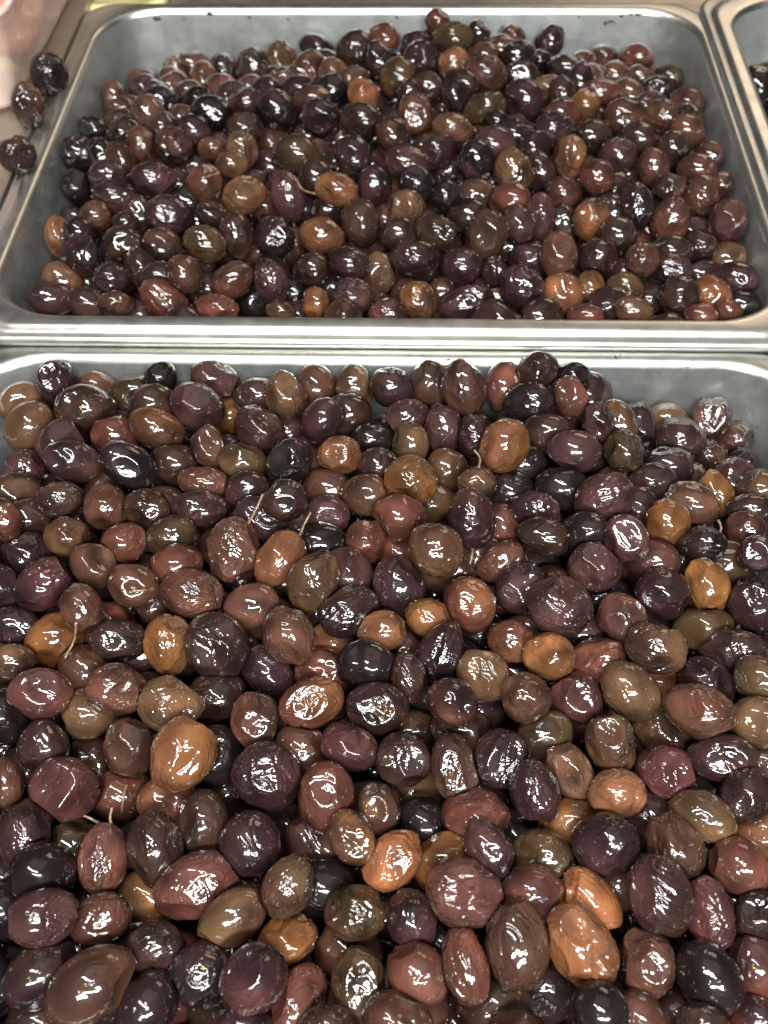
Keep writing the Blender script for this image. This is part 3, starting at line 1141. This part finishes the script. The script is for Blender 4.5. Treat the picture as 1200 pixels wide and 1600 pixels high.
def skin_shape(i, level):
    """vertices (local metres) and colours of olive i"""
    o = OL[i]
    r = np.random.default_rng(1000 + i)
    N, Fc = ICO[level]
    S_, R_ = S[i], Rm[i]
    flag = o.flag
    wl = 0.35 if flag == "s" else {"w": 2.3, "ww": 3.1}.get(flag, r.uniform(1.1, 2.1))
    wl *= 1.25 if o.pan == 1 else 1.0
    rad = 1 + (0.022 if flag == 's' else 0.052) * wnoise(N, waves(r, 5, 1.2, 3.2))
    # pointed or blunt ends
    rad *= 1 + r.uniform(-0.03, 0.05) * np.abs(N[:, 0]) ** 6
    # flattened, dished places left by pressing and drying
    planes = []
    nf = r.integers(2, 4) if flag == 's' else r.integers(4, 8)
    for k in range(nf):
        m = r.normal(size=3); m /= np.linalg.norm(m)
        planes.append((m, r.uniform(0.84, 0.95), r.uniform(0.0, 0.06), r.uniform(0.2, 1.3)))
    if "r" in flag:
        m = np.array([r.normal(0, 0.22), r.normal(-0.12, 0.2), 1.0]); m /= np.linalg.norm(m)
        planes.insert(0, (m, r.uniform(0.84, 0.90), 0.05, 1.5 if flag == "r" else 2.2))
    for uu, h in CONT[i]:
        m = S_ * (R_.T @ uu); L = np.linalg.norm(m)
        planes.append((m / L, h / L, 0.0, 0.0))
    rings = np.zeros(len(N))
    for m, dd, dish, ring in planes:
        if dd > 1.06:
            continue
        s = N @ m
        near = s > 0.25
        cl = np.where(near, dd / np.maximum(s, 0.25), 9.0)
        soft = 0.013 if ring else 0.010
        h = np.clip(0.5 + 0.5 * (cl - rad) / (soft * 2), 0, 1)
        rad = cl * (1 - h) + rad * h - soft * 2 * h * (1 - h) * 0.5
        rho = np.sqrt(np.clip(1 - s * s, 0, 1)) * np.where(near, 1, 9)
        r0 = math.sqrt(max(1 - dd * dd, 0.02))
        if ring:
            rad += 0.011 * min(ring, 1.3) * np.exp(-((rho - r0 * 1.02) / 0.055) ** 2) * sstep(-0.6, 0.8, wnoise(N, waves(r, 3, 1.5, 4)))
        if dish:
            rad -= dish * np.clip(1 - (rho / r0) ** 2, 0, 1)
        if ring:
            wob = 0.07 * wnoise(N, waves(r, 4, 3, 7))
            lam = r.uniform(0.10, 0.15)
            brk = sstep(-0.9, 0.6, wnoise(N, waves(r, 4, 2, 5)))
            rings += brk * ring * 0.0075 * np.sin(6.283 * (rho + wob) / lam) * np.exp(-((rho - r0 * 0.95) / (0.26 if ring > 2 else 0.17 if ring > 1.2 else 0.11)) ** 2)
    # collapsed, puckered dents
    for k in range(r.integers(0, 2) if flag == 's' else r.integers(2, 6)):
        m = r.normal(size=3); m /= np.linalg.norm(m)
        wd = r.uniform(0.16, 0.42)
        tq = np.cross(m, r.normal(size=3)); tq /= np.linalg.norm(tq)
        x_ = (N @ tq); y_ = N @ np.cross(m, tq)
        e = np.where(N @ m > 0, (x_ / wd) ** 2 + (y_ / (wd * r.uniform(0.35, 0.9))) ** 2, 99) + 0.25 * wnoise(N, waves(r, 4, 4, 8))
        rad = rad - r.uniform(0.04, 0.11) * np.exp(-np.clip(e, 0, 99)) + 0.018 * np.exp(-((e - 1.9) / 0.7) ** 2)
    # wrinkles: long folds along the olive and a finer network, stronger in places
    q = N * (0.78, 1.0, 1.0)
    wp = q + 0.26 * np.stack([wnoise(q, waves(r, 4, 2.5, 5)) for _ in range(3)], 1)
    m1 = sstep(-0.7, 0.9, wnoise(N, waves(r, 4, 1.5, 3.0)))
    f1 = np.abs(wnoise(wp, waves(r, 13, 4, 8)))
    f2 = np.abs(wnoise(wp, waves(r, 14, 9, 16)))
    f3 = wnoise(wp, waves(r, 10, 16, 26))
    wr = -0.032 * np.exp(-f1 / 0.24) - 0.015 * np.exp(-f2 / 0.24) + 0.003 * f3
    phi = wnoise(N, waves(r, 6, 1.4, 3.0)) + 0.10 * wnoise(N, waves(r, 5, 5, 8))
    m2 = sstep(-0.2, 0.9, wnoise(N, waves(r, 4, 1.5, 3.0)))
    rad = rad + min(wl, 1.6) * 0.009 * m2 * (1 - np.abs(np.sin(math.pi * phi * 2.4))) ** 1.6
    rad = rad + wl * (0.35 + 0.65 * m1) * wr + rings * (0.6 + 0.4 * m1)
    # stalk scar at one end: a small pit with a raised lip
    sc = np.arccos(np.clip(N[:, 0] * (1 if r.random() < 0.5 else -1), -1, 1))
    rad = rad - 0.055 * np.exp(-(sc / 0.13) ** 2) + 0.016 * np.exp(-((sc - 0.24) / 0.08) ** 2)
    V = (N * rad[:, None]) * S_
    # colour of the skin itself
    c1 = s2l(SKIN[o.cols[0]]); c2 = s2l(SKIN[o.cols[-1]])
    t = 0.05 + 0.9 * sstep(-0.9, 0.9, wnoise(N, waves(r, 4, 1.0, 2.6)))[:, None]
    j = 0.375 * r.uniform(0.96, 1.04, 3) * r.uniform(0.85, 1.16)
    col = (c1 * (1 - t) + c2 * t) * j
    col = col * (1 + 0.20 * wnoise(N, waves(r, 6, 3, 8)))[:, None]
    # riper and paler blotches
    bl = sstep(0.35, 1.3, wnoise(N, waves(r, 6, 2.0, 5.0)))[:, None] * r.uniform(0.0, 0.75)
    col = col * (1 - bl) + (col * (1.7, 1.55, 1.25) + 0.004 if r.random() < 0.6 else col * 0.5) * bl
    col = col * (1 - 0.55 * np.exp(-(sc / 0.11) ** 2))[:, None]
    return V, Fc, np.clip(col, 0.002, 0.9)


def put_colours(me, col):
    at = me.color_attributes.new("skin", 'FLOAT_COLOR', 'POINT')
    at.data.foreach_set("color", np.c_[col, np.ones(len(col))].astype(np.float32).ravel())


def fast_mesh(name, V, Fc, mat):
    me = bpy.data.meshes.new(name)
    me.vertices.add(len(V)); me.vertices.foreach_set("co", V.astype(np.float32).ravel())
    me.loops.add(len(Fc) * 3); me.loops.foreach_set("vertex_index", Fc.astype(np.int32).ravel())
    me.polygons.add(len(Fc)); me.polygons.foreach_set("loop_start", np.arange(0, len(Fc) * 3, 3, dtype=np.int32))
    me.polygons.foreach_set("use_smooth", np.ones(len(Fc), dtype=bool))
    me.materials.append(mat)
    me.update(calc_edges=True)
    me.validate()
    return me


# the 300 olives that show largest are things of their own, the others one mass
size_px = []
for i in range(N_SEEN):
    o = OL[i]
    inside = np.clip(min(o.px + o.A, 1200 - o.px + o.A, 1600 - o.py + o.A) / (2 * o.A), 0.2, 1)
    size_px.append(o.A * o.B * (1.0, 0.62, 0.35)[min(o.layer, 2)] * inside + (9e9 if o.layer == 9 else 0))
order = list(np.argsort(-np.array(size_px)))
SINGLE = order[:300]
# stems left on some olives, as picture points
STEMS = [(362, 860, ((388, 818), (398, 800), (411, 772))), (440, 873, ((468, 838), (476, 818), (486, 800))), (747, 755, ((748, 732), (750, 716), (741, 703))),
         (128, 952, ((119, 972), (116, 1000), (101, 1029))), (208, 917, ((206, 924), (228, 922), (250, 920))), (160, 1341, ((174, 1290), (172, 1277), (175, 1262))),
         (190, 1243, ((200, 1218), (193, 1245), (190, 1270))), (100, 1230, ((105, 1274), (132, 1275), (156, 1287))), (655, 1247, ((648, 1240), (657, 1258), (673, 1273))),
         (736, 812, ((739, 856), (737, 872), (731, 888))), (1108, 1529, ((1092, 1482), (1078, 1492), (1061, 1510))), (570, 775, ((589, 763), (586, 777), (577, 795))),
         (450, 307, ((457, 343), (464, 370), (473, 396))), (527, 297, ((493, 303), (473, 296), (459, 275))), (570, 848, ((594, 816), (600, 808), (606, 800))),
         (110, 240, ((138, 255), (146, 266), (155, 275))), (182, 307, ((162, 303), (152, 299), (142, 297))), (672, 600, ((660, 582), (660, 576), (661, 571))),
         (1095, 850, ((1120, 838), (1127, 826), (1122, 812)))]
STEMMED = {min(range(N_SEEN), key=lambda k: (OL[k].px - x) ** 2 + (OL[k].py - y) ** 2) for x, y, _ in STEMS}
OBJ = {}
BIG = set(order[:66])
mesh_list = []
for i in sorted(SINGLE, key=lambda k: (OL[k].py, OL[k].px)):
    V, Fc, col = skin_shape(i, 6 if i in BIG else 5)
    me = fast_mesh("olive", V, Fc, M_OLIVE)
    put_colours(me, col)
    if i in STEMMED:
        ob = link("olive", None)
        link("fruit", me, ob)
    else:
        ob = link("olive", me)
    mw = np.eye(4); mw[:3, :3] = Rm[i]; mw[:3, 3] = P[i]
    ob.matrix_world = Matrix(mw.tolist())
    OBJ[i] = ob
VV, FF, CC, base = [], [], [], 0
for i in range(n):
    if i in OBJ:
        continue
    o = OL[i]
    lv = 5 if (o.seen and o.layer == 0 and o.A > 29) else (4 if (o.seen or o.layer == 3) else 3)
    V, Fc, col = skin_shape(i, lv)
    VV.append(V @ Rm[i].T + P[i]); FF.append(Fc + base); CC.append(col); base += len(V)
me = fast_mesh("olives", np.concatenate(VV), np.concatenate(FF), M_OLIVE)
put_colours(me, np.concatenate(CC))
o = link("olives", me)
tag(o, "mass of smaller olives farther back and deeper down between the others", "olives", kind="stuff")

# ------------------------------------------------------------------ stems left on some olives (part of their olive)
HAS_STEM = set()
for ox, oy, pts in STEMS:
    i = min(range(N_SEEN), key=lambda k: (OL[k].px - ox) ** 2 + (OL[k].py - oy) ** 2)
    if i not in OBJ:
        continue
    HAS_STEM.add(i)
    dist = np.linalg.norm(P[i] - CAM)
    q = []
    for k, (x, y) in enumerate(pts):
        off = np.hypot(x - OL[i].px, y - OL[i].py) / max(OL[i].B, 1)
        lift = S[i][2] * math.sqrt(max(1 - min(off, 1.0) ** 2, 0.0)) + (0.0004, 0.0018, 0.0016)[k]
        q.append(CAM + ray(x, y) * (dist - lift))
    R3 = Rm[i]
    loc = [R3.T @ (v - P[i]) for v in q]
    me = tube("stem", loc, (0.00050, 0.00034, 0.00042), M_STEM)
    ob = link("stem", me, OBJ[i])

# ------------------------------------------------------------------ labels of the single olives
COLW = dict(K="black", P="dark purple", V="violet-brown", D="dark brown", B="brown", R="reddish-brown", M="mauve", W="wine-red", T="khaki", G="olive-green",
            O="ochre", A="orange", S="tan")
ANCH = [(613, 1343, "bright orange olive", "smooth bright orange olive with a round dent, low in the middle of the front pan"),
        (907, 1475, "large orange-tan olive", "large orange-tan wrinkled olive near the bottom right of the front pan"),
        (918, 1405, "oblong amber olive", "oblong amber olive lying just behind the large orange-tan olive"),
        (1103, 918, "golden-yellow olive", "golden-yellow ribbed olive near the right edge of the front pan"),
        (1044, 815, "round ochre olive", "round ochre olive with a shiny front, below the right back corner of the front pan"),
        (1120, 772, "upright ochre olive", "smaller ochre olive standing upright near the front pan's right wall"),
        (287, 1178, "large tan olive", "large glossy tan olive with ringed dents, left part of the front pan"),
        (265, 1100, "wrinkled tan olive", "broad wrinkled tan olive touching the top of the large glossy tan olive"),
        (262, 1010, "upright ochre-tan olive", "ochre-tan olive standing upright with dark cracks on its lower side"),
        (440, 873, "tan olive with a stem", "tan wrinkled olive with a thin stem, upper middle of the front pan"),
        (362, 860, "long-stemmed reddish olive", "large reddish-brown olive with a long stem and a round flat top"),
        (393, 948, "smooth pink olive", "smooth pink oval olive in the left middle of the front pan"),
        (414, 1212, "white-ringed purple olive", "large round purple olive with rings of white shine"),
        (722, 1396, "large mauve olive", "largest mauve olive, low in the middle, resting over an ochre one"),
        (652, 1523, "round dusty-red olive", "round dusty-red olive near the bottom edge"),
        (312, 1381, "big pink ringed olive", "big pink oval olive with ringed top in the lower left"),
        (160, 1341, "pear-shaped red olive", "pear-shaped red olive hanging from a short upright stem, lower left"),
        (247, 670, "oval amber-brown olive", "oval amber-brown olive near the back left of the front pan"),
        (447, 617, "crumpled khaki olive", "crumpled khaki olive standing against the back wall of the front pan"),
        (532, 710, "round tan olive", "round tan olive with crinkled skin near the back of the front pan"),
        (642, 693, "smooth grey-green olive", "smooth grey-green pointed olive near the back of the front pan"),
        (640, 752, "crumpled golden-brown olive", "crumpled golden-brown olive in front of the smooth grey-green one"),
        (787, 698, "orange-brown olive", "orange-brown olive under the black ones at the back of the front pan"),
        (735, 941, "round orange-tan olive", "round orange-tan olive in the very middle of the front pan"),
        (967, 1240, "folded tan olive", "squat tan olive with folded skin, right part of the front pan"),
        (1040, 1206, "ringed wine-red olive", "wine-red olive with a ringed face, right part of the front pan"),
        (757, 1055, "flat-faced khaki olive", "khaki olive with one large flat oval face, right of centre"),
        (985, 1082, "long olive-green olive", "long olive-green olive leaning to the right, right part of the front pan"),
        (48, 668, "khaki olive by the left wall", "big khaki olive near the left wall of the front pan"),
        (145, 1538, "large smooth brown olive", "large smooth brown olive at the bottom left"),
        (200, 727, "long black-purple olive", "long smooth black-purple olive in the back left of the front pan"),
        (550, 1307, "squarish amber olive", "squarish amber olive with a bright window of shine, touching the bright orange one"),
        (450, 1469, "ochre olive at the bottom", "crinkled ochre olive low in the front pan, left of centre"),
        (947, 1319, "flat-faced black olive", "large black olive with a flat glittering face, lower right"),
        (1155, 1353, "glossy brown olive", "glossy smooth brown olive near the lower right edge"),
        (452, 722, "jet-black olive", "jet-black glossy olive left of the round tan olive"),
        (100, 1230, "large reddish olive", "large blunt reddish olive at the left with a crooked stem below"),
        (1097, 1112, "large reddish-brown olive", "large long reddish-brown olive with a folded front, right edge of the front pan"),
        (897, 705, "smooth violet olive", "smooth oval violet olive at the back right of the front pan"),
        (808, 1480, "long dark-brown olive", "longest dark-brown olive, upright and dented, near the bottom"),
        (1112, 1428, "upright wine-red olive", "upright wine-red olive near the lower right edge"),
        (560, 1536, "greenish-brown bottom olive", "upright greenish-brown olive with yellow glints at the bottom edge"),
        (440, 98, "golden olive", "golden olive high on the heap at the back of the back pan"),
        (480, 115, "pinkish-tan olive", "pinkish-tan olive with a round hollow, touching the golden one in the back pan"),
        (502, 368, "oblong tan olive", "oblong tan olive lying level in the middle of the back pan"),
        (383, 305, "tan dented olive", "tan dented olive left of the middle of the back pan"),
        (802, 268, "round khaki olive", "round khaki olive right of the middle of the back pan"),
        (813, 448, "big purple olive", "big round purple olive near the front right of the back pan"),
        (265, 337, "big violet olive", "big violet olive in the left part of the back pan"),
        (75, 117, None, "round black olive lying on the back pan's left rim, farthest of three"),
        (46, 167, None, "brown wrinkled olive lying on the back pan's left rim, middle of three"),
        (27, 241, None, "dark purple olive lying on the back pan's left rim, nearest of three")]
DIRW = ["to the right of", "below and right of", "just below", "below and left of", "to the left of", "above and left of", "just above", "above and right of"]
used, label, anchors = set(), {}, []
for ax_, ay_, short, lab in ANCH:
    i = min(SINGLE, key=lambda k: (OL[k].px - ax_) ** 2 + (OL[k].py - ay_) ** 2)
    if (OL[i].px - ax_) ** 2 + (OL[i].py - ay_) ** 2 > 20 or i in label:
        continue
    label[i] = lab; used.add(lab)
    if short:
        anchors.append((i, ("back pan's " if OL[i].pan == 1 else "") + short))


def look(i):
    o = OL[i]
    t = {"s": "smooth ", "w": "wrinkled ", "ww": "crumpled ", "r": "dented ", "rr": "ringed "}.get(o.flag, "")
    z = "small " if o.A * o.B < 750 and o.pan == 2 else ""
    return z + t + COLW[o.cols[0]] + " olive" + (" with a stem" if i in HAS_STEM else "")


def rel(i, a):
    dx, dy = OL[i].px - OL[a].px, OL[i].py - OL[a].py
    w = DIRW[int(round(math.atan2(dy, dx) / (math.pi / 4))) % 8]
    d = math.hypot(dx, dy) / (OL[i].A + OL[a].A)
    if d < 1.05:
        return w
    w = w.replace("just ", "").replace("to the ", "")
    return ("one olive " if d < 1.9 else "two olives " if d < 2.8 else "farther ") + w


for i in sorted(SINGLE, key=lambda k: (OL[k].py, OL[k].px)):
    if i in label:
        continue
    near = sorted(((OL[i].px - OL[a].px) ** 2 + (OL[i].py - OL[a].py) ** 2, a, s) for a, s in anchors if OL[a].pan == OL[i].pan)
    lk = look(i)
    cand = ["%s %s the %s" % (lk, rel(i, a), s) for _, a, s in near[:3]]
    for q in range(5):
        for w in range(q + 1, 6):
            if w < len(near):
                cand.append("%s between the %s and the %s" % (lk, near[q][2].replace("back pan's ", ""), near[w][2]))
    cand = [c for c in cand if len(c.split()) <= 16] or [lk + " in the back pan"]
    lab = next((c for c in cand if c not in used), cand[0])
    label[i] = lab; used.add(lab)
for i, ob in OBJ.items():
    tag(ob, label[i], "olive", "olives heaped in the pans" if OL[i].layer != 9 else "olives fallen on the rim")

# ------------------------------------------------------------------ flecks of herbs and dried brine on the back walls of the pans
V, Fc = [], []


def fleck(px, py, size, wall_y, rim):
    d = ray(px, py)
    y = wall_y
    for _ in range(4):
        p = CAM + d * ((y - CAM[1]) / d[1])
        y = wall_y - 0.0013 - 0.10 * max(rim - p[2], 0) - 0.0002
    k = rng.integers(6, 9)
    b = len(V)
    ph = rng.uniform(0, 6.28)
    for j in range(k):
        a = ph + 6.283 * j / k
        r_ = size * rng.uniform(0.5, 1.2)
        V.append((p[0] + r_ * 1.3 * math.cos(a), p[1] - 0.0001, p[2] + r_ * 0.8 * math.sin(a)))
    V.append((p[0], p[1] - 0.0006, p[2]))
    for j in range(k):
        Fc.append((b + j, b + (j + 1) % k, b + k))


for px, py, s in ((245, 30, .0024), (240, 28, .0014), (327, 21, .0019), (346, 18, .0011), (390, 27, .0012), (163, 80, .0013), (288, 30, .0008), (276, 62, .0006),
                  (947, 36, .0019), (953, 33, .0013), (972, 24, .0014), (985, 22, .0014), (998, 22, .0018), (1015, 27, .0016), (1035, 42, .0012), (960, 34, .001),
                  (905, 26, .0009), (620, 27, .001), (676, 21, .0011), (450, 30, .0008), (1000, 55, .0007), (880, 20, .0009), (700, 24, .0008), (210, 45, .0008)):
    fleck(px, py, s * 0.8, PD, P1[2])
for px, py, s in ((965, 557, .0013), (1030, 582, .001), (980, 591, .0006), (1001, 568, .0006), (1171, 578, .0011), (1161, 577, .0006), (1075, 574, .0006), (860, 560, .0009),
                  (700, 562, .0009), (1100, 569, .0005)):
    fleck(px, py, s * 0.8, P2[1] + PD / 2, P2[2])
o = link("herb_flecks", mesh_from("herb_flecks", V, Fc, M_HERB, False))
tag(o, "tiny dark green herb flecks stuck to the pans' back walls", "flecks", kind="stuff")

# ------------------------------------------------------------------ clear tub of peach-coloured food at the upper left
def tub_mesh(w, d, h):
    prof = [(-0.012, 0.0012), (-0.006, 0.0022), (-0.0035, 0.005), (0.0, h - 0.002), (0.0006, h - 0.0006), (0.004, h), (0.0044, h - 0.0022), (0.0036, h - 0.0024), (0.0030, h - 0.0010),
            (0.0012, h - 0.0014), (0.0008, h - 0.003), (-0.0027, 0.0045), (-0.0055, 0.0012), (-0.012, 0.0)]
    V, Fc = [], []
    for off, z in prof:
        V += rounded_loop(w + 2 * off, d + 2 * off, 0.014 + off, z, 8)
    m = 36
    for i in range(len(prof) - 1):
        for j in range(m):
            Fc.append((i * m + j, (i + 1) * m + j, (i + 1) * m + (j + 1) % m, i * m + (j + 1) % m))
    Fc.append(tuple(range(m)))
    Fc.append(tuple((len(prof) - 1) * m + j for j in range(m))[::-1])
    return mesh_from("plastic_tub", V, Fc, M_CLEAR)


TUBZ = ZR - 0.0018
tub = link("plastic_tub", tub_mesh(0.125, 0.215, 0.046))
tub.location = (-0.2290, 0.243, TUBZ)
tub.rotation_euler = (0, 0, math.radians(-0.8))
tag(tub, "clear plastic tub of peach-coloured food at the upper left corner", "tub")
r = np.random.default_rng(5)
spots = [(-0.184, 0.157, 0.011)] + [(x + r.uniform(-0.003, 0.003), y + r.uniform(-0.003, 0.003), z) for x, z in ((-0.1835, 0.0125),) for y in (0.186, 0.214, 0.242, 0.270)] + [(-0.2090, 0.190, 0.013), (-0.2090, 0.219, 0.013)]
spots += [(-0.186, 0.174, 0.033), (-0.185, 0.203, 0.034), (-0.185, 0.232, 0.033), (-0.185, 0.262, 0.034), (-0.218, 0.164, 0.014)]
N4, F4 = ICO[4]
for k, (x, y, z) in enumerate(spots):
    rad = 1 + 0.09 * wnoise(N4, waves(r, 5, 1.5, 3.5)) + 0.02 * wnoise(N4, waves(r, 6, 6, 10))
    yel = k == 0
    Vx = N4 * rad[:, None] * (np.array((0.0125, 0.0145, 0.0098)) * (0.8 if yel else r.uniform(0.9, 1.05)))
    me = fast_mesh("food_chunk", Vx, F4, M_YELLOW if yel else M_PEACH)
    o = link("food_chunk", me)
    o.location = (x, y, TUBZ + z)
    o.rotation_euler = (r.uniform(-0.3, 0.3), r.uniform(-0.3, 0.3), r.uniform(0, 6))
    tag(o, "yellow chunk of food at the near end of the clear tub" if yel else "soft peach-coloured chunk of food behind the clear plastic of the tub", "food chunk",
        None if yel else "peach-coloured chunks in the clear tub")
# yellow lid lying behind the tub and the pan's corner
V = []
for off, z in ((0.0, 0.0), (0.001, 0.001), (0.001, 0.005), (-0.001, 0.0062), (-0.004, 0.0062), (-0.005, 0.005)):
    V += rounded_loop(0.05 + 2 * off, 0.11 + 2 * off, 0.012 + off, z, 6)
Fc = [(i * 28 + j, i * 28 + (j + 1) % 28, (i + 1) * 28 + (j + 1) % 28, (i + 1) * 28 + j) for i in range(5) for j in range(28)] + [tuple(range(28))[::-1], tuple(5 * 28 + j for j in range(28))]
o = link("yellow_lid", mesh_from("yellow_lid", V, Fc, M_YELLOW))
o.location = (-0.150, 0.307, ZR - 0.0125)
tag(o, "pale yellow lid showing behind the back pan's upper left corner", "lid")
